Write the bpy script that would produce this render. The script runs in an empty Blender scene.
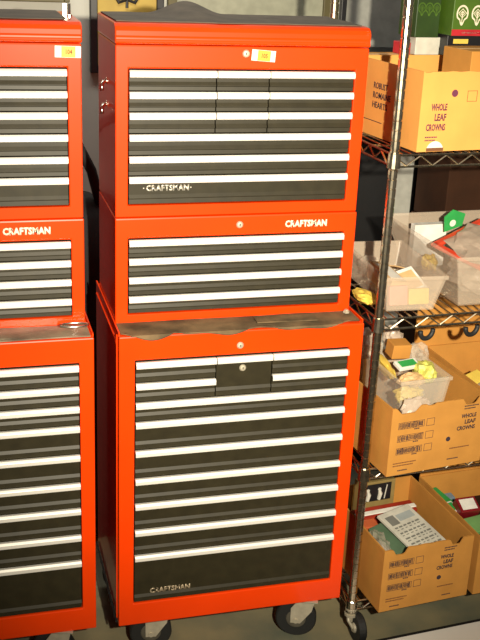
import bpy, bmesh, math, random
from mathutils import Vector, Matrix, noise
random.seed(7)
SC = bpy.context.scene
C = SC.collection
PI = math.pi

# ------------------------------------------------------------ camera
CAM = (-0.3797, -2.4453, 2.024); YAW, PIT, ROL, FPX = 0.2786, 0.3586, 0.0445, 1032.76
cd = bpy.data.cameras.new('camera'); cam = bpy.data.objects.new('camera', cd); C.objects.link(cam)
cy, sy, cp, sp = math.cos(YAW), math.sin(YAW), math.cos(PIT), math.sin(PIT)
f = Vector((sy*cp, cy*cp, -sp)); r0 = Vector((cy, -sy, 0)); u0 = r0.cross(f)
r = math.cos(ROL)*r0 + math.sin(ROL)*u0; u = -math.sin(ROL)*r0 + math.cos(ROL)*u0
M = Matrix((r, u, -f)).transposed().to_4x4(); M.translation = Vector(CAM)
cam.matrix_world = M
cd.sensor_fit = 'VERTICAL'; cd.sensor_height = 32.0; cd.lens = FPX*32.0/640
cd.clip_start = 0.05
SC.camera = cam

# ------------------------------------------------------------ light
w = bpy.data.worlds.new('world'); SC.world = w; w.use_nodes = True
bg = w.node_tree.nodes['Background']; bg.inputs[0].default_value = (1.0, 0.95, 0.84, 1); bg.inputs[1].default_value = 0.11

def aim(o, tgt):
    o.rotation_euler = (Vector(tgt)-o.location).to_track_quat('-Z', 'Y').to_euler()
fl = bpy.data.lights.new('camera_flash', 'SPOT'); fl.energy = 790; fl.color = (1.0, 0.90, 0.70)
fl.spot_size = math.radians(59.5); fl.spot_blend = 1.0; fl.shadow_soft_size = 0.025
fo = bpy.data.objects.new('camera_flash', fl); C.objects.link(fo); fo.location = (-0.02, -2.45, 2.08); aim(fo, (0.44, 0.1, 1.27))
al = bpy.data.lights.new('wall_fill_light', 'AREA'); al.shape = 'RECTANGLE'; al.size = 1.2; al.size_y = 0.3  # overhead fill added to brighten the rear wall, not an actual fixture
al.energy = 13; al.color = (1.0, 0.97, 0.88)
ao = bpy.data.objects.new('wall_fill_light', al); C.objects.link(ao); ao.location = (0.2, 0.95, 2.75); aim(ao, (0.2, 1.1, 0))
SC.view_settings.view_transform = 'Standard'; SC.view_settings.look = 'None'
SC.view_settings.exposure = 0.0; SC.view_settings.gamma = 1.0; SC.view_settings.use_curve_mapping = False

# ------------------------------------------------------------ materials
def mat(name, col, rough=.5, metal=0., noise_amt=0., scale=20., col2=None, bump=0., coat=0., alpha=1., spec=.5, trans=0., stretch=None):
    m = bpy.data.materials.new(name); m.use_nodes = True
    nt = m.node_tree; b = nt.nodes['Principled BSDF']
    b.inputs['Base Color'].default_value = (*col, 1); b.inputs['Roughness'].default_value = rough
    b.inputs['Metallic'].default_value = metal; b.inputs['Coat Weight'].default_value = coat
    b.inputs['Coat Roughness'].default_value = .04
    b.inputs['Alpha'].default_value = alpha; b.inputs['Specular IOR Level'].default_value = spec
    b.inputs['Transmission Weight'].default_value = trans
    if noise_amt or bump:
        tc = nt.nodes.new('ShaderNodeTexCoord'); mp = nt.nodes.new('ShaderNodeMapping')
        if stretch: mp.inputs['Scale'].default_value = stretch
        n = nt.nodes.new('ShaderNodeTexNoise'); n.inputs['Scale'].default_value = scale; n.inputs['Detail'].default_value = 6
        nt.links.new(tc.outputs['Object'], mp.inputs['Vector']); nt.links.new(mp.outputs[0], n.inputs['Vector'])
        if noise_amt:
            mx = nt.nodes.new('ShaderNodeMix'); mx.data_type = 'RGBA'
            c2 = col2 or tuple(c*(1-noise_amt) for c in col)
            mx.inputs['A'].default_value = (*col, 1); mx.inputs['B'].default_value = (*c2, 1)
            rp = nt.nodes.new('ShaderNodeValToRGB'); rp.color_ramp.elements[0].position = .35; rp.color_ramp.elements[1].position = .68
            nt.links.new(n.outputs['Fac'], rp.inputs[0]); nt.links.new(rp.outputs[0], mx.inputs['Factor'])
            nt.links.new(mx.outputs['Result'], b.inputs['Base Color'])
        if bump:
            bp = nt.nodes.new('ShaderNodeBump'); bp.inputs['Strength'].default_value = bump; bp.inputs['Distance'].default_value = .004
            nt.links.new(n.outputs['Fac'], bp.inputs['Height']); nt.links.new(bp.outputs[0], b.inputs['Normal'])
    return m
RED = mat('red_enamel', (.84, .049, .0005), .36, noise_amt=.10, scale=5, coat=.4, spec=.22)
BLK = mat('black_drawer_enamel', (.027, .022, .010), .47, noise_amt=.25, scale=30, spec=.3)
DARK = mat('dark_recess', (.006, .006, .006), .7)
ALU = mat('aluminium_trim', (.90, .86, .80), .42, metal=.35)
CHR = mat('chrome', (.72, .68, .60), .22, metal=1.)
CHRW = mat('worn_chrome', (.72, .62, .46), .24, metal=1., noise_amt=.35, scale=60)
ZINC = mat('zinc_plate', (.58, .52, .40), .5, metal=.45, noise_amt=.2, scale=40)
RUB = mat('black_rubber', (.012, .012, .012), .6)
MATG = mat('worn_rubber_mat', (.19, .125, .065), .85, noise_amt=.6, scale=14, col2=(.06, .045, .025), bump=.5, spec=.2)
MATL = mat('grey_rubber_liner', (.30, .25, .17), .38, noise_amt=.6, scale=10, col2=(.10, .085, .06), bump=.5)
MATT = mat('grey_top_liner', (.11, .085, .06), .85, noise_amt=.4, scale=16, bump=.3)
CARD = mat('cardboard', (.54, .245, .050), .75, noise_amt=.14, scale=14, bump=.12, spec=.25)
CARDY = mat('pale_cardboard', (.72, .345, .085), .75, noise_amt=.10, scale=12, bump=.1, spec=.25)
CARDD = mat('shaded_cardboard', (.040, .015, .006), .8, noise_amt=.3, scale=10, spec=.2)  # cardboard with the rear stack's shade darkened into its colour
INK = mat('dark_ink', (.035, .02, .03), .8)
INKP = mat('purple_ink', (.13, .025, .06), .8)
INKB = mat('brown_ink', (.16, .06, .02), .8)
CLEAR = mat('clear_plastic', (.74, .66, .54), .2, alpha=.26)
CLEARC = mat('clouded_plastic', (.72, .59, .46), .22, alpha=.30)
FILM = mat('plastic_film', (.75, .66, .54), .12, alpha=.32, bump=.6, scale=50)
FILMW = mat('white_plastic_film', (.62, .50, .40), .25, alpha=.72, noise_amt=.25, scale=30, bump=.5)
def pm(name, c, rough=.5, **k): return mat(name, c, rough, noise_amt=.2, scale=25, **k)
WHITE = pm('white_paper', (.80, .78, .72)); OFFW = pm('off_white_card', (.62, .60, .52))
YEL = pm('yellow_plastic', (.80, .58, .10)); YELG = pm('yellow_green_mesh', (.62, .60, .13), bump=.8)
GRN = pm('green_card', (.03, .36, .08)); DGRN = pm('dark_green_card', (.02, .05, .006)); MGRN = pm('olive_green_print', (.07, .15, .012))
REDB = pm('red_plastic_wrap', (.75, .07, .03), .25); MAR = pm('maroon_card', (.22, .01, .015), .35); REDP = pm('red_print', (.50, .02, .03))
ORG = pm('orange_label_ink', (.95, .42, .03)); PINK = pm('pink_label', (.75, .33, .28)); TAN = pm('tan_packet', (.66, .42, .20))
BLUEG = pm('blue_grey_card', (.20, .28, .36)); BLKP = pm('black_print', (.012, .012, .014), .4); CREAM = pm('cream_lettering', (.90, .80, .62))
SILV = mat('silver_lettering', (.62, .58, .50), .4, metal=.5); GOLD = mat('brassy_letters', (.42, .33, .22), .4, metal=.4)
FLOOR = mat('concrete_floor', (.32, .27, .15), .5, noise_amt=.5, scale=3.2, col2=(.10, .125, .10), bump=.15)
WALL = mat('painted_wall', (.56, .56, .50), .8, noise_amt=.12, scale=3)
OLIVE = pm('olive_frame', (.11, .09, .03)); BOARD = pm('whiteboard_face', (.34, .34, .25)); GREYP = pm('grey_panel_paint', (.40, .40, .36))
OCHRE = mat('ochre_print', (.55, .38, .07), .6, noise_amt=.3, scale=8)
LOCKER = pm('black_cabinet_paint', (.005, .005, .006)); BAGB = pm('black_bag_fabric', (.004, .004, .005), .8, bump=.3)
DUST = mat('dull_white_board', (.92, .90, .85), .5, noise_amt=.1, scale=4)

# ------------------------------------------------------------ helpers
def obj(name, bm, m, parent=None, smooth=False, bevel=0, seg=2, mods=None):
    bmesh.ops.recalc_face_normals(bm, faces=bm.faces[:]) if not getattr(bm, 'noflip', False) else None
    me = bpy.data.meshes.new(name); bm.to_mesh(me); bm.free()
    for mm in (m if isinstance(m, (list, tuple)) else [m]): me.materials.append(mm)
    if smooth:
        for p in me.polygons: p.use_smooth = True
    o = bpy.data.objects.new(name, me); C.objects.link(o)
    if parent: o.parent = parent
    if bevel:
        b = o.modifiers.new('bevel', 'BEVEL'); b.width = bevel; b.segments = seg; b.limit_method = 'ANGLE'; b.angle_limit = math.radians(35)
        b.harden_normals = False
    return o
def tag(o, label, cat, group=None, kind=None):
    o['label'] = label; o['category'] = cat
    if group: o['group'] = group
    if kind: o['kind'] = kind
    return o
def thing(name, label, cat, loc=(0, 0, 0), rz=0, group=None):
    o = bpy.data.objects.new(name, None); C.objects.link(o); o.location = loc; o.rotation_euler = (0, 0, rz); o.empty_display_size = .05
    return tag(o, label, cat, group)
def struct(name, bm, m, **k):
    o = obj(name, bm, m, **k); o['kind'] = 'structure'; return o
def box(bm, x0, x1, y0, y1, z0, z1, mi=0, top=None):
    vs = [bm.verts.new((x, y, z)) for z in (z0, z1) for y in (y0, y1) for x in (x0, x1)]
    for q in ((0, 1, 3, 2), (4, 5, 7, 6), (0, 1, 5, 4), (2, 3, 7, 6), (0, 2, 6, 4), (1, 3, 7, 5)):
        fa = bm.faces.new([vs[i] for i in q]); fa.material_index = mi
    return vs
def B(*a, **k):
    bm = bmesh.new(); box(bm, *a, **k); return bm
def prism(bm, prof, x0, x1, mi=0):           # prof: (y,z) polygon extruded along x
    a = [bm.verts.new((x0, y, z)) for y, z in prof]; b = [bm.verts.new((x1, y, z)) for y, z in prof]
    n = len(prof)
    bm.faces.new(a).material_index = mi; bm.faces.new(b[::-1]).material_index = mi
    for i in range(n): bm.faces.new((a[i], b[i], b[(i+1) % n], a[(i+1) % n])).material_index = mi
def tube(bm, pts, rad, n=8, cap=True):
    pts = [Vector(p) for p in pts]; rings = []
    for i, p in enumerate(pts):
        d = (pts[min(i+1, len(pts)-1)]-pts[max(i-1, 0)]).normalized()
        a = d.orthogonal() if i == 0 else (prev-d*prev.dot(d))
        a = a.normalized(); prev = a; b = d.cross(a)
        rr = rad[i] if isinstance(rad, (list, tuple)) else rad
        rings.append([bm.verts.new(p+rr*(math.cos(2*PI*k/n)*a+math.sin(2*PI*k/n)*b)) for k in range(n)])
    for i in range(len(rings)-1):
        for k in range(n): bm.faces.new((rings[i][k], rings[i][(k+1) % n], rings[i+1][(k+1) % n], rings[i+1][k]))
    if cap: bm.faces.new(rings[0]); bm.faces.new(rings[-1][::-1])
def lathe(bm, prof, c=(0, 0, 0), axis='z', n=20):   # prof: (radius, height)
    c = Vector(c); rings = []
    for rr, h in prof:
        ring = []
        for k in range(n):
            a = 2*PI*k/n; p = (rr*math.cos(a), rr*math.sin(a), h)
            if axis == 'x': p = (p[2], p[0], p[1])
            if axis == 'y': p = (p[0], p[2], p[1])
            ring.append(bm.verts.new(c+Vector(p)))
        rings.append(ring)
    for i in range(len(rings)-1):
        for k in range(n): bm.faces.new((rings[i][k], rings[i][(k+1) % n], rings[i+1][(k+1) % n], rings[i+1][k]))
    bm.faces.new(rings[0]); bm.faces.new(rings[-1][::-1])
def text(s, name, m, parent, x, y, z, wd, ht, side='front', depth=.0006, bold=.0, label=None, shear=0):
    """lettering whose lower left corner is at x,y,z; front faces -y, 'left' faces -x (reads towards -y), 'top' faces +z"""
    cu = bpy.data.curves.new('t', 'FONT'); cu.body = s; cu.size = 1; cu.extrude = 0; cu.offset = bold; cu.resolution_u = 2; cu.shear = shear
    t = bpy.data.objects.new('t', cu); C.objects.link(t)
    dg = bpy.context.evaluated_depsgraph_get(); dg.update()
    me = bpy.data.meshes.new_from_object(t.evaluated_get(dg)); C.objects.unlink(t); bpy.data.objects.remove(t)
    xs = [v.co.x for v in me.vertices]; ys = [v.co.y for v in me.vertices]
    ax, bx_, ay, by = min(xs), max(xs), min(ys), max(ys)
    bm = bmesh.new(); bm.from_mesh(me); bpy.data.meshes.remove(me)
    ext = bmesh.ops.extrude_face_region(bm, geom=bm.faces[:])
    for v in ext['geom']:
        if isinstance(v, bmesh.types.BMVert): v.co.z = 1
    for v in bm.verts:
        a = (v.co.x-ax)/(bx_-ax)*wd; b = (v.co.y-ay)/(by-ay)*ht; d = v.co.z*depth
        if side == 'front': v.co = (x+a, y-d, z+b)
        elif side == 'left': v.co = (x-d, y-a, z+b)
        else: v.co = (x+a, y+b, z+d)
    o = obj(name, bm, m, parent)
    if label: o['label'] = label
    return o
def blob(bm, c, rx, ry, rz, amp=.25, seed=0, sub=3, flat=None, freq=2.2):
    b2 = bmesh.new(); bmesh.ops.create_icosphere(b2, subdivisions=sub, radius=1)
    c = Vector(c)
    for v in b2.verts:
        k = 1+amp*noise.noise(v.co*freq+Vector((seed*3.1, seed, 1)))+amp*.6*noise.noise(v.co*freq*2.7+Vector((seed, 5, seed*2)))
        p = v.co*k
        v.co = Vector((p.x*rx, p.y*ry, p.z*rz))+c
        if flat is not None and v.co.z < flat: v.co.z = flat
    me = bpy.data.meshes.new('b'); b2.to_mesh(me); b2.free(); bm.from_mesh(me); bpy.data.meshes.remove(me)
def wavy(bm, x0, x1, y0, y1, z, th, nx, ny, amp, seed, front=None):
    """sheet with gentle ripples and thickness"""
    g = []
    for lay in (0, 1):
        rows = []
        for j in range(ny+1):
            row = []
            for i in range(nx+1):
                a, b = i/nx, j/ny; x = x0+(x1-x0)*a; yy0 = front(a) if front else y0; y = yy0+(y1-yy0)*b
                row.append(bm.verts.new((x, y, z+lay*th+amp*(noise.noise(Vector((x*9, y*9, seed)))+.6)*.8)))
            rows.append(row)
        g.append(rows)
    for lay in (0, 1):
        for j in range(ny):
            for i in range(nx): bm.faces.new((g[lay][j][i], g[lay][j][i+1], g[lay][j+1][i+1], g[lay][j+1][i]))
    for i in range(nx):
        for j in (0, ny): bm.faces.new((g[0][j][i], g[0][j][i+1], g[1][j][i+1], g[1][j][i]))
    for j in range(ny):
        for i in (0, nx): bm.faces.new((g[0][j][i], g[0][j+1][i], g[1][j+1][i], g[1][j][i]))

# ------------------------------------------------------------ structure
struct('floor', B(-3, 4, -3.2, 1.6, -.05, 0), FLOOR)
struct('wall_back', B(-3, 4, 1.6, 1.7, 0, 2.9), WALL)
struct('baseboard_back', B(-3, 4, 1.585, 1.6, 0, .1), OLIVE)

# ------------------------------------------------------------ chests
def case_bm(W, D, z0, z1, ox0, ox1, oz0, oz1, rec=.03):
    bm = bmesh.new()
    V = lambda x, y, z: bm.verts.new((x, y, z))
    o = [V(0, 0, z0), V(W, 0, z0), V(W, 0, z1), V(0, 0, z1)]; k = [V(0, D, z0), V(W, D, z0), V(W, D, z1), V(0, D, z1)]
    i = [V(ox0, 0, oz0), V(ox1, 0, oz0), V(ox1, 0, oz1), V(ox0, 0, oz1)]; j = [V(ox0, rec, oz0), V(ox1, rec, oz0), V(ox1, rec, oz1), V(ox0, rec, oz1)]
    for a in range(4):
        b = (a+1) % 4
        bm.faces.new((o[a], o[b], i[b], i[a])); bm.faces.new((i[a], i[b], j[b], j[a])); bm.faces.new((o[a], o[b], k[b], k[a]))
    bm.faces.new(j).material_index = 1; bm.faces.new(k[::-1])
    return bm
def drawer(parent, x0, x1, zt, zb, lab=None):
    """black drawer front with a ridge, a bright handle strip on top as its sub-part"""
    h = zt-zb; hh = .0168
    rz = zb+min(.020, h*.34)
    bm = bmesh.new()
    prism(bm, [(.026, zt), (.004, zt), (.004, zt-hh), (.0035, rz+.007), (-.0005, rz-.0015), (-.0005, rz-.003), (.003, rz-.005), (.002, zb+.0035), (.026, zb+.0035)], x0+.0015, x1-.0015)
    d = obj('drawer', bm, BLK, parent)
    bm = bmesh.new()
    prism(bm, [(.004, zt), (-.006, zt+.001), (-.011, zt-.004), (-.011, zt-hh+.002), (-.0085, zt-hh), (-.0085, zt-.006), (.004, zt-.005)], x0+.001, x1-.001)
    obj('handle_strip', bm, ALU, d, bevel=.0008, seg=1)
    return d
def lock(parent, x, z, y=0, key=True):
    bm = bmesh.new(); lathe(bm, [(.0095, 0), (.0095, -.002), (.007, -.005), (.004, -.0055)], (x, y, z), 'y', 18)
    l = obj('lock', bm, ZINC, parent, bevel=0)
    obj('keyhole', B(x-.001, x+.001, y-.0062, y-.0054, z-.003, z+.003), DARK, l)
    return l
def side_handle(parent, x, y0, z, s):
    for zz in (z+.04, z-.018):
        bm = bmesh.new()
        lathe(bm, [(.009, -.001), (.009, s*.003)], (x, y0+.05, zz), 'x', 12)
        tube(bm, [(x, y0+.05, zz), (x+s*.012, y0+.040, zz-.002), (x+s*.018, y0+.025, zz-.008), (x+s*.018, y0+.020, zz-.020)], .0055, 8)
        obj('handle_bracket', bm, CHR, parent, smooth=True)
TW = .6555
def top_chest(loc, label, stick):
    t = thing('tool_chest', label, 'tool chest', loc, 0, 'red top chests')
    H = .429; D = .305; ZT = H+.051
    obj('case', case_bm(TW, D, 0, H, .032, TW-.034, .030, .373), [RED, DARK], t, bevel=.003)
    bm = bmesh.new()
    prism(bm, [(-.001, H+.002), (-.0035, H+.008), (-.001, H+.013), (0, H+.017), (-.002, H+.022), (-.002, H+.033), (.003, H+.043), (.012, H+.049), (.03, ZT), (D, ZT), (D+.003, H+.002)], -.001, TW+.002)
    obj('lid', bm, RED, t, bevel=.0035)
    x0, x1 = .033, TW-.035; c1, c2 = .2545, .392
    zs = [.369, .317, .266, .212, .157, .105, .031]
    for i in range(6):
        if i < 3:
            for a, b in ((x0, c1), (c1, c2), (c2, x1)): drawer(t, a, b, zs[i], zs[i+1])
        else:
            d = drawer(t, x0, x1, zs[i], zs[i+1])
    text('CRAFTSMAN', 'brand_lettering', SILV, d, .079, .0035, .066, .112, .0165, bold=.045)
    for xx in (.071, .194): obj('brand_dot', B(xx, xx+.003, .0025, .0036, .073, .076), SILV, d)
    lock(t, .327, .412)
    side_handle(t, 0, .085, .285, -1)
    sx, sz, tx, rot = stick
    s = obj('price_sticker', B(0, .062, -.0012, -.0002, 0, .027), WHITE, t); s.location = (sx, 0, sz); s.rotation_euler = (0, rot, 0)
    s['label'] = 'small white sticker with an orange middle'
    o = obj('orange_band', B(.0155, .049, -.0016, -.0011, .0008, .0262), ORG, s)
    text(tx, 'sticker_number', INKB, s, .026, -.0017, .008, .015, .011, bold=.01)
    return t
def mid_chest(loc, label):
    t = thing('middle_chest', label, 'tool chest', loc, 0, 'red middle chests')
    H = .290
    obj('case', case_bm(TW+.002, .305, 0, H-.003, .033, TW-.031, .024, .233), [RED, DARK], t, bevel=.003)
    zs = [.229, .179, .128, .075, .025]
    for i in range(4): drawer(t, .034, TW-.032, zs[i], zs[i+1])
    lock(t, .329, .262)
    text('CRAFTSMAN', 'brand_lettering', CREAM, t, .455, -.0002, .250, .118, .0195, bold=.05)
    return t
RW = .673
def caster(parent, x, y, ang, swivel=True):
    """caster whose wheel axle points along ang"""
    h = bpy.data.objects.new('caster', None)
    bm = bmesh.new(); box(bm, -.045, .045, -.035, .035, -.004, 0)
    lathe(bm, [(.03, -.004), (.032, -.012), (.026, -.018)], (0, 0, 0), 'z', 16)
    off = .028
    for s in (-1, 1):
        vs = []
        for dx in (0, .003):
            X = s*(.0215+dx)
            vs.append([bm.verts.new((X, yy, zz)) for yy, zz in ((-.026, -.016), (.026, -.016), (.045, -.045), (off+.016, -.096), (off-.014, -.096), (-.018, -.05))])
        bm.faces.new(vs[0]); bm.faces.new(vs[1][::-1])
        for i in range(6): bm.faces.new((vs[0][i], vs[0][(i+1) % 6], vs[1][(i+1) % 6], vs[1][i]))
    box(bm, -.0245, .0245, -.026, .026, -.019, -.014)
    lathe(bm, [(.008, -.028), (.008, .028)], (0, off, -.0875), 'x', 10)
    o = obj('caster', bm, ZINC, parent); o.location = (x, y, .15); o.rotation_euler = (0, 0, ang)
    bm = bmesh.new(); lathe(bm, [(.045, -.015), (.058, -.0155), (.0625, -.011), (.0625, .011), (.058, .0155), (.045, .015)], (0, off, -.0875), 'x', 36)
    wo = obj('wheel', bm, RUB, o, smooth=False)
    bm = bmesh.new(); lathe(bm, [(.022, -.0185), (.028, -.0175), (.031, -.0145), (.031, .0145), (.028, .0175), (.022, .0185)], (0, off, -.0875), 'x', 24)
    obj('wheel_hub', bm, pm('dull_hub_metal', (.09, .08, .06)), wo)
def roller(loc, label, turns):
    t = thing('rolling_cabinet', label, 'tool cabinet', loc, 0, 'red rolling tool cabinets')
    D = .44; z0 = .15; z1 = 1.041
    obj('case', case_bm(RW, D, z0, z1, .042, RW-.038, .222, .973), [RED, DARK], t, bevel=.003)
    for xx in (0, RW-.004): obj('top_rim', B(xx, xx+.004, .01, D, z1-.001, z1+.008), RED, t)   # raised rim along each side
    bm = bmesh.new(); tube(bm, [(-.004, .02, z0+.004), (-.004, D, z0+.004)], .003, 6)
    for k in range(7): lathe(bm, [(.0042, -.003), (.0042, .003)], (-.004, .05+.055*k, z0+.004), 'y', 8)
    obj('side_trim', bm, RUB, t)
    bm = bmesh.new(); box(bm, -.0025, 0, .030, .036, z0+.01, z1-.004); box(bm, -.003, 0, .036, D-.02, z1-.03, z1-.022)
    obj('side_seam', bm, RED, t)
    x0, x1 = .043, RW-.039; c1, c2 = .260, .416
    zs = [.968, .908, .852, .795, .710, .625, .547, .464, .382, .223]
    for i in range(9):
        if i < 2:
            for a, b in ((x0, c1), (c2, x1)): drawer(t, a, b, zs[i], zs[i+1])
        else: d = drawer(t, x0, x1, zs[i], zs[i+1])
    dc = drawer(t, c1, c2, zs[0], zs[2]); lock(dc, .334, .932, .004)
    text('CRAFTSMAN', 'brand_lettering', GOLD, d, .089, .0035, .248, .118, .018, bold=.045)
    lock(t, .3235, .999)
    for (x, y), a in zip(((.136, .080), (RW-.090, .045), (.09, D-.08), (RW-.09, D-.08)), turns): caster(t, x, y, a)
    return t
MAIN = 'right-hand stack of red chests'
LX, LY = -.736, .008
roller((0, 0, 0), 'red rolling cabinet on casters, base of the right-hand stack, dark wavy-edged mat on top', (1.45, 1.2, 1, 2))
roller((LX, LY, 0), 'red rolling cabinet cut by the left picture edge, base of the left-hand stack', (1.6, 1.3, 1, 2))
mid_chest((.005, .094, 1.042), 'red four-drawer middle chest of the right-hand stack with cream lettering at its upper right')
mid_chest((LX+.005, LY+.094, 1.042), 'red four-drawer middle chest of the left-hand stack, lettering cut by the picture edge')
top_chest((.006, .099, 1.3305), 'red top chest of the right-hand stack with orange and white sticker beside its lock', (.341, .396, '105', .07))
top_chest((LX+.006, LY+.099, 1.3305), 'red top chest of the left-hand stack with orange and white sticker at its right corner', (.592, .397, '104', .02))

# mats on the ledges
def ledge_mat(name, x0, x1, y0, y1, z, m, label, amp, waves, seed, droop):
    """rubber sheet lying on a cabinet top, its scalloped front hanging a little over the edge"""
    bm = bmesh.new(); n = 72; rows = []
    ys = [y0-.004, y0-.003, y0+.004]+[y0+.004+(y1-y0-.004)*k/8 for k in range(1, 9)]
    for lay in (0, 1):
        L = []
        for j, y in enumerate(ys):
            row = []
            for i in range(n+1):
                a = i/n; x = x0+(x1-x0)*a
                dr = droop(a)
                zz = z+.0005
                yy = y
                if dr > 0:
                    if j == 0: zz = z-dr
                    if lay and j < 2: yy -= .003
                else:
                    if j == 0: yy = y0-dr*1.0
                    if j == 1: yy = y0-dr*1.0+.002
                    if j == 2: yy = y0-dr*1.0+.008
                if j > 2: zz += amp*max(0, noise.noise(Vector((x*7, y*12, seed)))+.1)
                row.append(bm.verts.new((x, yy, zz+lay*.003)))
            L.append(row)
        rows.append(L)
    m_ = len(ys)-1
    for lay in (0, 1):
        for j in range(m_):
            for i in range(n): bm.faces.new((rows[lay][j][i], rows[lay][j][i+1], rows[lay][j+1][i+1], rows[lay][j+1][i]))
    for i in range(n):
        for j in (0, m_): bm.faces.new((rows[0][j][i], rows[0][j][i+1], rows[1][j][i+1], rows[1][j][i]))
    for j in range(m_):
        for i in (0, n): bm.faces.new((rows[0][j][i], rows[0][j+1][i], rows[1][j+1][i], rows[1][j][i]))
    return tag(obj(name, bm, m, smooth=False), label, 'mat')
def droopA(a):
    d = .007*math.sin(a*17+1.1)+.004*math.sin(a*31)+.002
    if a < .05: d = min(d, -.02+a*.5)
    if a > .93: d = -.012-(a-.93)*.25
    if a < .2 and a > .05: d = .014*math.sin((a-.05)/.15*PI)
    return d
ledge_mat('rubber_mat', .006, RW-.008, 0, .091, 1.042, MATG, 'dark brown rubber mat with scalloped front edge on the right-hand rolling cabinet', .002, 3, 1, droopA)
ledge_mat('rubber_mat', LX+.006, LX+RW-.008, LY+.0, LY+.091, 1.042, MATL, 'shiny pale grey rubber mat on the left-hand rolling cabinet', .006, 3, 4, lambda a: -.001-.003*(1+math.sin(a*9)))
m = obj('metal_plate', B(-.085, .085, -.022, .022, 0, .003), MATG); m.location = (.462, .048, 1.0475); m.rotation_euler = (0, 0, -.03); tag(m, 'dark rectangular plate lying on the scalloped rubber mat', 'plate')
bm = bmesh.new(); lathe(bm, [(.0095, 0), (.0095, .005), (.006, .006), (.006, .009)], (0, 0, 0), 'z', 6)
m = obj('hex_nut', bm, ZINC); m.location = (.645, .069, 1.0485); tag(m, 'small silver nut on the right end of the scalloped rubber mat', 'nut')
bm = bmesh.new(); pts = [(.028*math.cos(a)*(1.3), .015*math.sin(a), .0) for a in [2*PI*k/24 for k in range(25)]]; tube(bm, pts, .0032, 8, cap=False)
m = obj('chrome_ring', bm, CHR, smooth=True); m.location = (LX+.63, LY+.06, 1.056); tag(m, 'small chrome ring lying on the pale grey mat of the left-hand cabinet', 'ring')

# liners on the top chests, one with a raised fold
bm = bmesh.new(); nx, ny = 60, 14; g = []
for lay in (0, 1):
    rows = []
    for j in range(ny+1):
        row = []
        for i in range(nx+1):
            a, b = i/nx, j/ny; x = .012+.635*a; y = .128+.27*b
            pk = max(0, 1-abs(a-.36)/.17); k = pk*pk*(3-2*pk)*max(0, (b-.15)/.85)*.032
            if .36 < a < .52 and b < .2: y -= .010*math.sin((a-.36)/.16*PI)
            k += .002*max(0, noise.noise(Vector((x*12, y*12, 3))))
            row.append(bm.verts.new((x, y, 1.8112+k+lay*.0025)))
        rows.append(row)
    g.append(rows)
for lay in (0, 1):
    for j in range(ny):
        for i in range(nx): bm.faces.new((g[lay][j][i], g[lay][j][i+1], g[lay][j+1][i+1], g[lay][j+1][i]))
for i in range(nx):
    for j in (0, ny): bm.faces.new((g[0][j][i], g[0][j][i+1], g[1][j][i+1], g[1][j][i]))
for j in range(ny):
    for i in (0, nx): bm.faces.new((g[0][j][i], g[0][j+1][i], g[1][j+1][i], g[1][j][i]))
tag(obj('rubber_liner', bm, MATT), 'dark grey rubber liner with a raised fold on top of the right-hand stack', 'mat')
bm = bmesh.new(); wavy(bm, LX+.02, LX+.63, LY+.125, LY+.385, 1.8112, .002, 30, 8, .002, 8)
tag(obj('rubber_liner', bm, MATT), 'flat grey liner on top of the left-hand stack', 'mat')
# little chrome latch standing on the left chest
bm = bmesh.new(); tube(bm, [(0, 0, 0), (0, 0, .03)], .004, 8); box(bm, -.016, -.006, -.004, .004, 0, .03); lathe(bm, [(.007, 0), (.007, .004)], (0, 0, 0), 'z', 10)
m = obj('chrome_latch', bm, CHR); m.location = (LX+.650, LY+.25, 1.811); tag(m, 'tiny upright chrome latch at the right rear corner of the left-hand stack top', 'latch')

# ------------------------------------------------------------ wire shelving
SYAW = math.radians(3); SH = thing('wire_shelving', 'chrome wire shelving unit on casters holding cartons and bins, right of the red stacks', 'shelving', (.714, 0, 0), SYAW)
LEN, DEP = .914, .457
def sl(x, y, z): # shelf local to world
    return (.714+x*math.cos(SYAW)-y*math.sin(SYAW), x*math.sin(SYAW)+y*math.cos(SYAW), z)
LV = [.130, .585, 1.048, 1.502]
post_bm = bmesh.new(); prof = [(.0127, .10)]
z = .118
while z < 2.02:
    prof += [(.0127, z), (.0110, z+.001), (.0110, z+.0035), (.0127, z+.0045)]; z += .0254
prof.append((.0127, z)); lathe(post_bm, prof, (0, 0, 0), 'z', 14)
p0 = obj('post', post_bm, CHRW, SH)
for i, (x, y) in enumerate(((0, 0), (LEN, 0), (0, DEP), (LEN, DEP))):
    if i: p = p0.copy(); C.objects.link(p); p.parent = SH
    else: p = p0
    p.location = (x, y, 0)
    bm = bmesh.new(); lathe(bm, [(.016, .092), (.018, .098), (.018, .110), (.014, .116)], (x, y, 0), 'z', 16); lathe(bm, [(.008, .06), (.008, .1)], (x, y, 0), 'z', 8)
    oy = -.018 if y == 0 else .018; ox = .018 if x == 0 else -.018
    for s in (-1, 1):
        tube(bm, [(x+s*.010, y, .088), (x+s*.016+ox*.3, y+oy*.5, .07), (x+s*.016+ox, y+oy, .047)], .005, 6)
    lathe(bm, [(.02, .084), (.02, .092)], (x, y, 0), 'z', 14)
    ca = obj('caster', bm, ZINC, SH)
    bm = bmesh.new(); lathe(bm, [(.030, -.011), (.044, -.012), (.047, -.008), (.047, .008), (.044, .012), (.030, .011)], (x+ox, y+oy, .047), 'x', 28); wo = obj('wheel', bm, RUB, ca)
    bm = bmesh.new(); lathe(bm, [(.012, -.018), (.016, -.013), (.016, .013), (.012, .018)], (x+ox, y+oy, .047), 'x', 14); obj('wheel_hub', bm, ZINC, wo)
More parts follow.
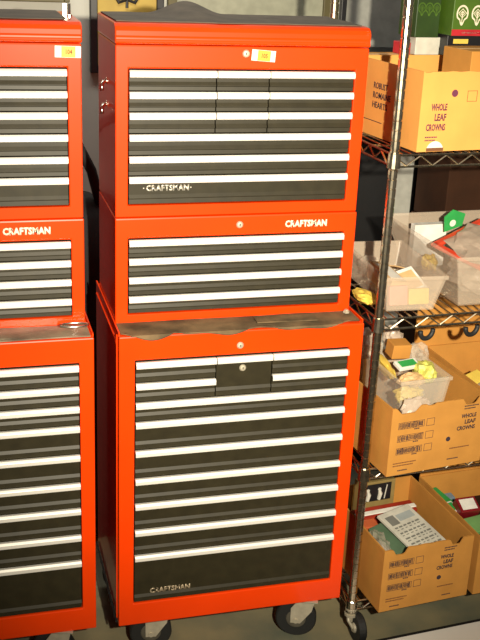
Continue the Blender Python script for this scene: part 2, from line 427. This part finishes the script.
def rail(bm, a, b, n):
    a, b = Vector(a), Vector(b); up = Vector((0, 0, 1))
    tube(bm, [a, b], .0034, 6); tube(bm, [a-up*.030, b-up*.030], .0034, 6)
    pts = []
    for i in range(n*2+1): pts.append(a.lerp(b, i/(2*n))-up*(.028 if i % 2 else .002))
    tube(bm, pts, .0026, 5)
for z in LV:
    bm = bmesh.new()
    rail(bm, (0, 0, z), (LEN, 0, z), 12); rail(bm, (0, DEP, z), (LEN, DEP, z), 12)
    rail(bm, (0, 0, z), (0, DEP, z), 6); rail(bm, (LEN, 0, z), (LEN, DEP, z), 6)
    for k in range(1, 37): tube(bm, [(LEN*k/37, 0, z+.002), (LEN*k/37, DEP, z+.002)], .0022, 5)
    for yy in (DEP/3, 2*DEP/3): tube(bm, [(0, yy, z-.004), (LEN, yy, z-.004)], .003, 5)
    s = obj('wire_shelf', bm, CHRW, SH)
    for x, y in ((0, 0), (LEN, 0), (0, DEP), (LEN, DEP)):
        bm = bmesh.new(); lathe(bm, [(.0155, z-.034), (.0185, z-.032), (.0160, z+.006), (.0145, z+.008)], (x, y, 0), 'z', 14)
        obj('clamp_collar', bm, CHRW, s)
def hook(x, label):
    bm = bmesh.new(); tube(bm, [(.022*math.cos(a), 0, .022*math.sin(a)) for a in [PI*.95+PI*1.1*k/14 for k in range(15)]], .007, 8)
    m = obj('plastic_hook', bm, RUB, smooth=True); m.location = sl(x, -.004, 1.005); m.rotation_euler = (0, 0, SYAW+.2)
    box_ = tag(m, label, 'hook', 'black hooks under the middle wire shelf')
hook(.150, 'curved black hook under the wire shelf edge, above the yellow-filled bin')
hook(.292, 'curved black hook under the wire shelf edge, near the right picture edge')

# ------------------------------------------------------------ cartons
def carton_bm(w, d, h, th=.005, notch=True, dips=()):
    """open-topped carton, front wall with cut-out finger notches"""
    bm = bmesh.new()
    box(bm, 0, w, 0, d, 0, th)
    box(bm, 0, th, th, d-th, th, h); box(bm, w-th, w, th, d-th, th, h); box(bm, 0, w, d-th, d, th, h)
    N = 60; top = []
    for i in range(N+1):
        x = w*i/N; z = h-.0015*noise.noise(Vector((x*40, 1, 2)))
        for c, r_, dp in dips:
            if abs(x-c) < r_: z -= dp*min(1, (1-abs(x-c)/r_)*2.2)
        top.append((x, z))
    a = [bm.verts.new((x, 0, th)) for x, z in top]; b = [bm.verts.new((x, 0, z)) for x, z in top]
    c = [bm.verts.new((x, th, th)) for x, z in top]; e = [bm.verts.new((x, th, z)) for x, z in top]
    for i in range(N):
        bm.faces.new((a[i], a[i+1], b[i+1], b[i])); bm.faces.new((c[i], c[i+1], e[i+1], e[i])); bm.faces.new((b[i], b[i+1], e[i+1], e[i]))
    for i in (0, N): bm.faces.new((a[i], b[i], e[i], c[i]))
    return bm
def check_rows(parent, x, z, w, h):
    """three framed bars of dense print, each with a tick square"""
    bm = bmesh.new(); y = -.0006
    for k in range(3):
        zz = z-k*h; xx = x
        t = .0010; bw = w*.72; bh = h*.52
        def fr(x0, x1, z0, z1, t=t):
            box(bm, x0, x1, y, 0, z0, z0+t); box(bm, x0, x1, y, 0, z1-t, z1); box(bm, x0, x0+t, y, 0, z0, z1); box(bm, x1-t, x1, y, 0, z0, z1)
        fr(xx, xx+bw, zz-bh, zz); fr(xx+w*.78, xx+w, zz-bh*1.05, zz+bh*.05)
        cx = xx+.003
        while cx < xx+bw-.005:
            cw = random.uniform(.0022, .0045); hh = random.uniform(.55, .85)*bh
            m_ = zz-bh/2
            box(bm, cx, cx+.0017, y, 0, m_-hh/2, m_+hh/2)
            if random.random() < .7: box(bm, cx, cx+cw*.8, y, 0, m_+hh/2-.0014, m_+hh/2)
            if random.random() < .6: box(bm, cx, cx+cw*.8, y, 0, m_-.0005, m_+.0005)
            if random.random() < .5: box(bm, cx, cx+cw*.8, y, 0, m_-hh/2, m_-hh/2+.0014)
            cx += cw
        for q in range(3): box(bm, xx+bw*.62+q*.006, xx+bw*.62+q*.006+.0045, y, 0, zz-bh-.006, zz-bh-.0025)
    return obj('printed_check_rows', bm, INK, parent)
def small_print(parent, x, z, w, rows, m=INKB, side='front'):
    bm = bmesh.new()
    for k in range(rows):
        cx = 0
        while cx < w*(1-.15*(k % 2)):
            cw = random.uniform(.002, .005); zz = z-k*.008
            if side == 'front': box(bm, x+cx, x+cx+cw, -.0006, 0, zz, zz+.0035)
            cx += cw+.0012
    return obj('small_print', bm, m, parent)
def dot_mark(parent, x, z, r_, m):
    bm = bmesh.new(); lathe(bm, [(r_, 0), (r_, -.0006)], (x, 0, z), 'y', 18); o = obj('round_mark', bm, m, parent)
    return o
def three_words(parent, x, z, w, h, m, words=('WHOLE', 'LEAF', 'CROWNS')):
    """right-aligned lines of stencil print"""
    ln = (w*.82, w*.60, w)
    for k, s in enumerate(words): text(s, 'printed_word', m, parent, x+w-ln[k], 0, z-k*h, ln[k], h*.70, bold=.03)

# --- bottom shelf carton
zb = .137
c1 = thing('cardboard_carton', 'open carton on the bottom wire shelf holding a pale booklet, nearest the corner post', 'box', (.769, -.076, zb), math.radians(5.5), 'printed produce cartons')
obj('carton_walls', carton_bm(.305, .385, .212, dips=((.055, .026, .020), (.246, .024, .020))), CARD, c1)
check_rows(c1, .02, .173, .115, .041); small_print(c1, .02, .040, .07, 2)
three_words(c1, .185, .150, .055, .0185, INK); dot_mark(c1, .197, .085, .0075, INK); small_print(c1, .205, .185, .04, 2, INK)
small_print(c1, .195, .050, .055, 1); small_print(c1, .035, .012, .03, 1, INK); small_print(c1, .215, .016, .03, 1, INK)
c1b = thing('cardboard_carton', 'open bottom-shelf carton at the right picture edge holding green packets and a maroon box', 'box', (1.092, -.050, zb), math.radians(4), 'printed produce cartons')
obj('carton_walls', carton_bm(.305, .385, .205, dips=((.055, .026, .02), (.246, .024, .02))), CARD, c1b)
obj('rear_flap', B(.004, .30, .386, .391, .10, .33), CARD, c1b); check_rows(c1b, .02, .166, .115, .041)
# --- third shelf carton
zt = .591
c2 = thing('cardboard_carton', 'open carton on the wire shelf below the bins, holding a clear plastic bin', 'box', (.755, -.062, zt), math.radians(7.5), 'printed produce cartons')
obj('carton_walls', carton_bm(.318, .40, .212, dips=((.055, .042, .020), (.130, .018, .006), (.262, .03, .020))), CARD, c2)
check_rows(c2, .024, .166, .118, .040); small_print(c2, .018, .036, .075, 2)
three_words(c2, .222, .150, .062, .019, INK); dot_mark(c2, .196, .090, .0075, INK); small_print(c2, .24, .186, .045, 2, INK)
small_print(c2, .205, .056, .065, 1); small_print(c2, .035, .012, .03, 1, INK); small_print(c2, .200, .022, .035, 1, INK)
c2b = thing('cardboard_carton', 'open carton with tall raised rear flap at the right picture edge, below the bins', 'box', (1.085, -.018, zt), math.radians(4), 'printed produce cartons')
obj('carton_walls', carton_bm(.318, .40, .205, dips=((.055, .026, .02),)), CARD, c2b)
obj('rear_flap', B(-.04, .316, .402, .407, .08, .385), CARD, c2b); check_rows(c2b, .02, .166, .115, .040)
# --- top shelf cartons
zu = 1.5085
c3 = thing('cardboard_carton', 'bright yellow-tan carton reading WHOLE LEAF CROWNS on the top wire shelf', 'box', (.777, .006, zu), math.radians(7), 'printed produce cartons')
obj('carton_walls', carton_bm(.40, .36, .205, dips=((.012, .012, .003),)), CARDY, c3)
three_words(c3, .022, .106, .058, .0260, INKP); dot_mark(c3, .099, .150, .0095, INKP)
small_print(c3, .022, .036, .036, 2, INKP)
bm = bmesh.new()
for a in ((.138, .168, .128, .1292), (.138, .168, .1548, .156), (.138, .1392, .128, .156), (.1668, .168, .128, .156)): box(bm, a[0], a[1], -.0006, 0, a[2], a[3])
obj('tick_square', bm, INKB, c3)
bm = bmesh.new(); vs = [bm.verts.new((.055+.026*math.cos(a), -.0008, .001+.026*math.sin(a))) for a in [PI*k/16 for k in range(17)]]; bm.faces.new(vs)
e = bmesh.ops.extrude_face_region(bm, geom=bm.faces[:]); [setattr(v.co, 'y', 0) for v in e['geom'] if isinstance(v, bmesh.types.BMVert)]
h_ = obj('hand_hole', bm, WHITE, c3); h_['label'] = 'half-round hand hole showing white lining'
obj('hand_hole_gap', B(.029, .081, -.0012, -.0007, .001, .010), INKB, h_)
for k, (s, wd) in enumerate((('ROBUST', .075), ('ROMAINE', .095), ('HEARTS', .08))):
    text(s, 'printed_word', INK, c3, -.0001, .248, .130-k*.026, wd, .017, 'left', bold=.01)
obj('printed_line', B(-.0006, 0, .19, .355, .040, .042), INK, c3)

# inside and behind on the top shelf
c4 = thing('cardboard_carton', 'plain closed tan carton behind the WHOLE LEAF CROWNS carton on the top wire shelf', 'box', (.80, .387, zu), math.radians(7))
obj('carton_body', B(0, .50, 0, .10, 0, .200), CARD, c4, bevel=.002); obj('packing_tape', B(.0, .50, .040, .060, .2, .2006), TAN, c4)
c5 = thing('cardboard_box', 'small tan box inside the WHOLE LEAF CROWNS carton at its right end', 'box', (.985, .16, zu+.006), math.radians(7))
obj('carton_body', B(0, .17, 0, .14, 0, .235), CARD, c5, bevel=.002); obj('packing_tape', B(0, .17, .06, .08, .235, .2356), TAN, c5)
def packet(name, label, cat, loc, dims, m, rot=(0, 0, 0), m2=None, grp=None, lab=True, bev=.002):
    t = thing(name, label, cat, loc, 0, grp); t.rotation_euler = rot
    a, b, c = dims
    obj('packet_body', B(-a/2, a/2, -b/2, b/2, 0, c), m, t, bevel=bev)
    if m2: obj('packet_label', B(-a*.38, a*.38, -b*.36, b*.36, c, c+.0006), m2, t)
    return t
packet('card_box', 'white and blue-grey carton on the plain tan carton under the dark green box', 'box', (.975, .46, zu+.2012), (.085, .07, .05), OFFW, (0, 0, .1), BLUEG)
packet('card_box', 'small red packet beside the white and blue-grey carton at top right', 'box', (.905, .447, zu+.2012), (.026, .06, .035), REDP, (0, 0, .1))
kb = thing('black_box', 'black box with a yellow label under the green leaf-print box at top right', 'box', (1.04, .390, zu+.202), math.radians(5))
obj('box_body', B(-.02, .26, 0, .10, 0, .060), BLKP, kb, bevel=.002); obj('yellow_label', B(.00, .05, -.0006, 0, .036, .049), YEL, kb)
small_print(kb, .002, .014, .05, 1, BLUEG)
gb = thing('green_box', 'green box with pale leaf emblems and a red stripe at the top right corner', 'box', (1.016, .360, zu+.2625), math.radians(5))
obj('box_body', B(0, .32, 0, .13, 0, .21), MGRN, gb, bevel=.002)
obj('red_stripe', B(.0005, .3195, -.0006, 0, .0005, .018), REDP, gb); small_print(gb, .035, .007, .20, 1, CREAM)
def leaf(parent, x, z, s, m):
    bm = bmesh.new(); n = 26
    def ring(k, y):
        out = []
        for i in range(n):
            a = 2*PI*i/n; rr = 1 if math.sin(a) > -.3 else 1+.55*max(0, -math.sin(a)-.3)
            out.append(bm.verts.new((x+s*k*.82*math.cos(a)*(1 if math.sin(a) > -.6 else .55), y, z+s*k*math.sin(a)*rr)))
        return out
    def band(k0, k1):
        A, B_ = ring(k0, -.0007), ring(k1, -.0007)
        for i in range(n): bm.faces.new((A[i], A[(i+1) % n], B_[(i+1) % n], B_[i]))
    band(1, .78)
    for q in ((.0, .55, .12), (.0, .32, .08)):
        pass
    d = s
    for k0, k1 in ((.60, .48), (.32, .2)):
        A = [bm.verts.new((x+d*k0*dx, -.0007, z+d*k0*dz)) for dx, dz in ((1, .1), (0, 1), (-1, .1), (0, -.9))]
        B_ = [bm.verts.new((x+d*k1*dx, -.0007, z+d*k1*dz)) for dx, dz in ((1, .1), (0, 1), (-1, .1), (0, -.9))]
        for i in range(4): bm.faces.new((A[i], A[(i+1) % 4], B_[(i+1) % 4], B_[i]))
    box(bm, x-d*.05, x+d*.05, -.0009, -.0003, z-d*1.1, z+d*.3)
    return obj('leaf_emblem', bm, m, parent)
for k in range(6): leaf(gb, .030+k*.050, .062, .024, CREAM)
gc = thing('dark_green_box', 'dark green box with faint leaf outlines left of the green leaf-print box', 'box', (.915, .408, zu+.2518), math.radians(5))
obj('box_body', B(.010, .088, 0, .10, 0, .25), DGRN, gc, bevel=.002)
for k in range(3): leaf(gc, .026+k*.024, .082, .016, MGRN)

# ------------------------------------------------------------ plastic bins
def bin_bm(wb, db, wt, dt, h, th=.003, rim=.010):
    bm = bmesh.new()
    def rect(w_, d_, z): return [bm.verts.new((sx*w_/2, sy*d_/2, z)) for sx, sy in ((-1, -1), (1, -1), (1, 1), (-1, 1))]
    ro = [rect(wb, db, 0), rect(wt, dt, h-.012), rect(wt+rim, dt+rim, h-.012), rect(wt+rim, dt+rim, h), rect(wt-2*th, dt-2*th, h), rect(wb-2*th, db-2*th, th)]
    for A, B_ in zip(ro[:-1], ro[1:]):
        for i in range(4): bm.faces.new((A[i], A[(i+1) % 4], B_[(i+1) % 4], B_[i]))
    bm.faces.new(ro[0][::-1]); bm.faces.new(ro[-1])
    return bm
def pbin(label, loc, rz, dims, m, rx=0):
    t = obj('plastic_bin', bin_bm(*dims), m, bevel=.003); t.location = loc; t.rotation_euler = (rx, 0, rz)
    return tag(t, label, 'bin')
zm = 1.0545
pbin('small clear bin with pink and yellow labels on the wire shelf beside the post', (.828, .190, zm), math.radians(-2), (.140, .30, .180, .345, .108), CLEARC)
pbin('large clear bin on the wire shelf filled with bags and a red-edged packet', (1.100, .235, zm), math.radians(2), (.255, .35, .36, .47, .165), CLEARC)
pbin('clear plastic bin inside the carton below the bins, heaped with yellow and tan packets', (.868, .145, zt+.072), math.radians(5), (.125, .235, .160, .285, .195), CLEAR, .0)
def bag(label, c, r_, m, seed, rz=0, amp=.35, cat='bag', name='plastic_bag', flat=None):
    bm = bmesh.new(); blob(bm, (0, 0, 0), *r_, amp=amp, seed=seed, freq=2.6, flat=flat)
    o = obj(name, bm, m, smooth=False); o.location = c; o.rotation_euler = (0, 0, rz); return tag(o, label, cat)
# small bin contents
packet('labelled_packet', 'pink-labelled packet in the front of the small clear bin', 'packet', (.800, .075, zm+.006), (.055, .018, .055), PINK, (-.2, 0, 0))
packet('labelled_packet', 'yellow-labelled packet in the front of the small clear bin', 'packet', (.862, .075, zm+.006), (.062, .018, .045), YEL, (-.2, 0, 0))
packet('tan_packet', 'tan packet leaning across the small clear bin', 'packet', (.795, .165, zm+.03), (.05, .14, .05), TAN, (.12, .15, .1), WHITE)
packet('folded_paper', 'folded cream paper standing up in the small clear bin', 'paper', (.865, .15, zm+.05), (.07, .09, .004), WHITE, (.5, -.2, .2), TAN)
packet('folded_paper', 'folded cream paper lying at the back of the small clear bin', 'paper', (.858, .265, zm+.055), (.06, .08, .004), TAN, (-.2, .3, .4), WHITE)
bag('crumpled clear bag at the back of the small clear bin', (.795, .290, zm+.055), (.03, .035, .03), FILM, 4)
bag('yellow crumpled bag lying at the left end of the wire shelf beside the small bin', (.722, .125, zm+.018), (.026, .055, .015), YEL, 9, .1)
# large bin contents
packet('white_carton', 'white card box at the back of the large clear bin', 'box', (1.020, .375, zm+.02), (.11, .03, .135), WHITE, (0, 0, .05))
bag('yellow-green scrap bag at the left of the large clear bin', (.965, .235, zm+.075), (.022, .03, .026), YEL, 3)
g = thing('green_tag', 'bright green folded card with a white spot standing in the large clear bin', 'card', (1.085, .335, zm+.15), 0)
g.rotation_euler = (.15, -.35, .1)
bm = bmesh.new(); a = [(-.035, 0), (.028, -.005), (.045, .03), (.006, .062), (-.028, .05)]
va = [bm.verts.new((x, 0, z)) for x, z in a]; vb = [bm.verts.new((x, .003, z)) for x, z in a]; bm.faces.new(va); bm.faces.new(vb[::-1])
for i in range(5): bm.faces.new((va[i], va[(i+1) % 5], vb[(i+1) % 5], vb[i]))
obj('card', bm, GRN, g); bm = bmesh.new(); lathe(bm, [(.011, 0), (.011, -.001)], (-.003, 0, .018), 'y', 14); obj('white_spot', bm, WHITE, g)
r_ = thing('red_wrapped_packet', 'red-edged clear packet lying across the large clear bin', 'packet', (1.125, .15, zm+.125), 0); r_.rotation_euler = (.12, -.25, .35)
bm = bmesh.new(); box(bm, -.105, -.085, -.14, .15, 0, .012); box(bm, -.105, .12, .13, .155, 0, .012); obj('red_edge', bm, REDB, r_, bevel=.004)
bm = bmesh.new(); blob(bm, (.01, -.005, .012), .11, .15, .024, amp=.3, seed=11); obj('clear_wrap', bm, FILMW, r_)
bag('crumpled clear bag on top of the large clear bin near the picture edge', (1.175, .075, zm+.150), (.055, .055, .035), FILM, 6)
bag('pale pinkish bag filling the front of the large clear bin', (1.075, .15, zm+.058), (.080, .10, .045), FILMW, 7)
bm = bmesh.new(); tube(bm, [(.038*math.cos(a), 0, .038*math.sin(a)) for a in [2*PI*k/28 for k in range(29)]], .0025, 6, cap=False)
m = obj('plastic_lid_ring', bm, ZINC, smooth=True); m.location = (1.118, .048, zm+.078); m.rotation_euler = (-.3, 0, .1); tag(m, 'grey ring pressed against the front wall of the large clear bin', 'ring')
# carton bin contents (third shelf)
z3 = zt+.262
packet('small_carton', 'small tan box on top of the heap in the bin below the hooks', 'box', (.872, .195, z3), (.060, .05, .045), CARD, (.1, .05, .05))
packet('green_white_packet', 'white packet with a green edge lying before the small tan box', 'packet', (.868, .115, z3-.002), (.075, .038, .012), WHITE, (.25, 0, .22), GRN)
bag('yellow-green mesh bag at the right of the heap in the bin', (.917, .090, z3-.012), (.032, .040, .030), YELG, 12)
bag('long yellow strip bag along the left side of the bin in the carton', (.812, .15, z3-.012), (.012, .085, .024), YEL, 14)
bag('clear round bag at the right rear of the heap in the bin', (.935, .19, z3+.002), (.032, .04, .034), FILM, 15)
bag('crumpled clear bag at the left rear of the heap, behind the post', (.800, .285, z3+.008), (.045, .05, .045), FILMW, 16)
bag('pale knotted bag under the hook at the rear of the heap', (.885, .270, z3+.030), (.030, .03, .035), FILMW, 17)
bag('cream crumpled bag between the bin and the carton front, seen in the cut-out', (.838, -.030, z3-.068), (.045, .014, .035), FILMW, 18)
bag('cream packet heap at the front of the bin, before the white and green packet', (.862, .060, z3-.022), (.042, .022, .020), TAN, 22)
bag('yellow bag inside the front of the bin, under the yellow-green mesh bag', (.862, .070, z3-.075), (.040, .03, .028), YEL, 19)
bag('grey-clear bag inside the bin, at its right end', (.895, .14, z3-.085), (.030, .08, .04), FILM, 20)
# right carton contents on third shelf
packet('yellow_packet', 'yellow packet at the left rear of the right edge carton below the bins', 'packet', (1.135, .175, zt+.165), (.055, .05, .02), YEL, (.2, -.2, .3))
bag('white crumpled bag in the right edge carton below the bins', (1.195, .12, zt+.165), (.06, .07, .035), FILMW, 21)
packet('black_packet', 'black packet beside the white crumpled bag in the right edge carton', 'packet', (1.21, .045, zt+.17), (.04, .05, .02), BLKP, (.2, 0, .2))
packet('cardboard_insert', 'flat tan card filling the right edge carton below the bins', 'card', (1.215, .17, zt+.01), (.25, .33, .11), CARD, (0, 0, .07))

# bottom carton contents
bk = thing('booklet', 'pale grey-green booklet with printed panels in the bottom carton', 'booklet', (.925, .058, zb+.175), 0); bk.rotation_euler = (.20, -.05, .33)
obj('cover', B(-.063, .063, -.10, .105, 0, .009), OFFW, bk, bevel=.001)
bm = bmesh.new()
box(bm, -.05, -.018, .045, .085, .009, .0096)
for j in range(5):
    x = -.05
    while x < .05:
        wv = random.uniform(.006, .018); box(bm, x, min(x+wv, .052), .03-j*.025, .036-j*.025, .009, .0096)
        box(bm, x, min(x+wv*.7, .052), .021-j*.025, .024-j*.025, .009, .0096); x += wv+.005
obj('printed_panels', bm, pm('grey_ink', (.20, .20, .18)), bk); obj('picture_panel', B(-.012, .05, .052, .080, .009, .0096), pm('light_blue_print', (.38, .42, .42)), bk)
packet('green_folder', 'dark green folder under the pale booklet in the bottom carton', 'folder', (.877, .06, zb+.145), (.10, .17, .015), pm('dull_green_cover', (.10, .17, .10)), (.15, -.1, .35))
bag('crumpled clear bag at the front left of the bottom carton', (.808, .050, zb+.150), (.028, .070, .035), FILM, 23)
packet('orange_packet', 'orange-red packet at the rear left of the bottom carton', 'packet', (.812, .155, zb+.145), (.06, .04, .02), pm('orange_red_cover', (.55, .12, .04)), (.1, 0, .1))
packet('red_binder', 'red binder with a white edge across the rear of the bottom carton', 'binder', (.885, .215, zb+.145), (.23, .05, .025), pm('red_cover', (.35, .03, .012)), (.15, 0, .12))
packet('white_strip', 'white paper strip lying on the red binder in the bottom carton', 'paper', (.89, .200, zb+.173), (.22, .018, .004), WHITE, (.15, 0, .12))
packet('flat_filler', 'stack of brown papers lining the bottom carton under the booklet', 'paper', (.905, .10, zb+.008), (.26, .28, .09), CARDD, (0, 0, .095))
pb = thing('picture_box', 'olive box with a black and white picture, upright in the rear of the bottom carton', 'box', (.822, .262, zb+.006), math.radians(6))
obj('box_body', B(0, .13, 0, .04, 0, .235), pm('olive_card', (.28, .20, .07)), pb, bevel=.002)
obj('black_picture', B(.010, .115, -.001, 0, .165, .227), BLKP, pb)
for x, rr in ((.030, .008), (.072, .008)):
    bm = bmesh.new(); tube(bm, [(x, -.0015, .170), (x+.004, -.0015, .190), (x, -.0015, .205)], [rr*.8, rr, rr*.5], 6); lathe(bm, [(.006, -.0025), (.006, -.0012)], (x, 0, .207), 'y', 10); obj('white_figure', bm, OFFW, pb)
bm = bmesh.new(); tube(bm, [(.092, -.0015, .17), (.099, -.0015, .22)], .002, 5); obj('white_stroke', bm, OFFW, pb)
# right carton on bottom shelf
packet('maroon_box', 'maroon box with a white label in the right edge bottom carton', 'box', (1.163, .190, zb+.14), (.07, .055, .05), MAR, (.45, 0, .05), WHITE)
packet('green_packet', 'green packet at the left of the maroon box', 'packet', (1.108, .270, zb+.145), (.05, .08, .022), GRN, (.2, .1, .4))
packet('green_white_packet', 'white and green packet before the first green packet, left of the maroon box', 'packet', (1.118, .200, zb+.140), (.04, .05, .025), WHITE, (.2, 0, .3), GRN)
packet('blue_packet', 'small blue-grey packet behind the green packet in the bottom right carton', 'packet', (1.150, .290, zb+.128), (.05, .03, .02), BLUEG, (.1, 0, .1))
packet('green_packet', 'pale green packet in front of the maroon box', 'packet', (1.185, .115, zb+.132), (.10, .07, .015), pm('pale_green_card', (.20, .42, .14)), (.15, 0, .2))
bag('white crumpled bag right of the maroon box in the bottom right carton', (1.262, .155, zb+.165), (.035, .05, .028), FILMW, 31)
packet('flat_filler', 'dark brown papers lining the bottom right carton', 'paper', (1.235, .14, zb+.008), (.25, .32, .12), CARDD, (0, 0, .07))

# ------------------------------------------------------------ floor things and background
wb = thing('white_board', 'white flat board with a dark strip along its rear lying on the floor at lower right', 'board', (.60, -.10, 0), math.radians(4.5))
obj('panel', B(0, 1.2, -.60, -.012, .006, .05), DUST, wb, bevel=.002); obj('dark_strip', B(0, 1.2, -.012, 0, 0, .048), DARK, wb)  # second box is a thin dark strip along the rear side

bc = thing('black_cabinet', 'tall black cabinet in the shadows behind the wire shelving', 'cabinet', (.62, 1.05, 0), 0)
obj('cabinet_body', B(0, 1.3, .02, .45, 0, 1.62), LOCKER, bc, bevel=.004)
for k in range(2):
    d = obj('cabinet_door', B(.01+k*.645, .645+k*.645, 0, .02, .08, 1.60), LOCKER, bc, bevel=.003)
    bm = bmesh.new(); x = .60 if k == 0 else .70; tube(bm, [(x, 0, .85), (x, -.03, .86), (x, -.03, .98), (x, 0, .99)], .006, 8); obj('door_handle', bm, CHR, d)
gp = obj('grey_board', B(0, .085, 0, .015, 0, 1.42), GREYP, bevel=.002); gp.location = (1.150, .98, 0); tag(gp, 'narrow grey board standing before the black cabinet, seen between the wire shelves', 'board')
for k in range(4):
    st = thing('cardboard_carton', ('brown carton with shade in its colour, seen under the top wire shelf behind the large clear bin' if k == 3 else 'brown carton with shade in its colour, part of the stack behind the wire shelving'), 'box', (1.235, .70, .365*k), math.radians(6-2*k), 'cartons stacked behind the wire shelving')
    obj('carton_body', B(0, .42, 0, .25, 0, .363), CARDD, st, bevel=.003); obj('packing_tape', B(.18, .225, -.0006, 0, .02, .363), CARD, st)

def framed(name, label, x0, x1, z0, z1, m, fm, t=.03):
    o = thing(name, label, 'picture' if 'picture' in name else 'board', (x0, 1.598, z0), 0)
    W_, H_ = x1-x0, z1-z0; bm = bmesh.new()
    box(bm, 0, t, -.03, 0, 0, H_); box(bm, W_-t, W_, -.03, 0, 0, H_); box(bm, t, W_-t, -.03, 0, 0, t); box(bm, t, W_-t, -.03, 0, H_-t, H_)
    obj('frame', bm, fm, o, bevel=.003); obj('panel', B(t, W_-t, -.015, 0, t, H_-t), m, o)
    return o
fp = framed('framed_picture', 'black-framed ochre picture with a dark emblem on the back wall, behind the right-hand stack', .135, .415, 1.50, 2.10, OCHRE, BLKP, .028)
bm = bmesh.new()
for s in (-1, 1):
    tube(bm, [(.14, -.016, .27), (.14+s*.03, -.016, .26), (.14+s*.05, -.016, .29), (.14+s*.045, -.016, .34)], [.006, .008, .006, .003], 6)
    tube(bm, [(.14, -.016, .30), (.14+s*.018, -.016, .33), (.14+s*.022, -.016, .37)], [.005, .006, .003], 6)
tube(bm, [(.14, -.016, .24), (.14, -.016, .40)], [.006, .004], 6); obj('emblem', bm, BLKP, fp)
framed('wall_board', 'pale board with an olive frame on the back wall above the right-hand stack', .43, 1.09, 1.68, 2.15, BOARD, OLIVE, .035)
framed('wall_panel', 'grey panel with a black frame on the back wall, left of the front shelf post', 1.13, 1.465, 1.575, 2.15, GREYP, BLKP, .022)
framed('framed_picture', 'ochre picture in an olive frame on the back wall, behind the left-hand stack', -.55, .06, 1.755, 2.1, OCHRE, OLIVE, .02)

bb = thing('tall_bag', 'tall black bag with a strap standing in the gap between the two red stacks', 'bag', (-.022, .80, 0), 0)
bm = bmesh.new(); lathe(bm, [(.10, 0), (.13, .03), (.12, .6), (.135, 1.0), (.12, 1.16), (.06, 1.22)], (0, 0, 0), 'z', 20)
obj('bag_body', bm, BAGB, bb, smooth=True)
bm = bmesh.new(); tube(bm, [(-.11, -.05, 1.50), (-.02, -.06, 1.45), (.05, -.06, 1.31), (.10, -.02, 1.12)], .016, 8); tube(bm, [(-.11, -.05, 1.50), (-.13, 0, 1.3), (-.11, 0, 1.1)], .016, 8)
obj('strap', bm, BAGB, bb, smooth=True)
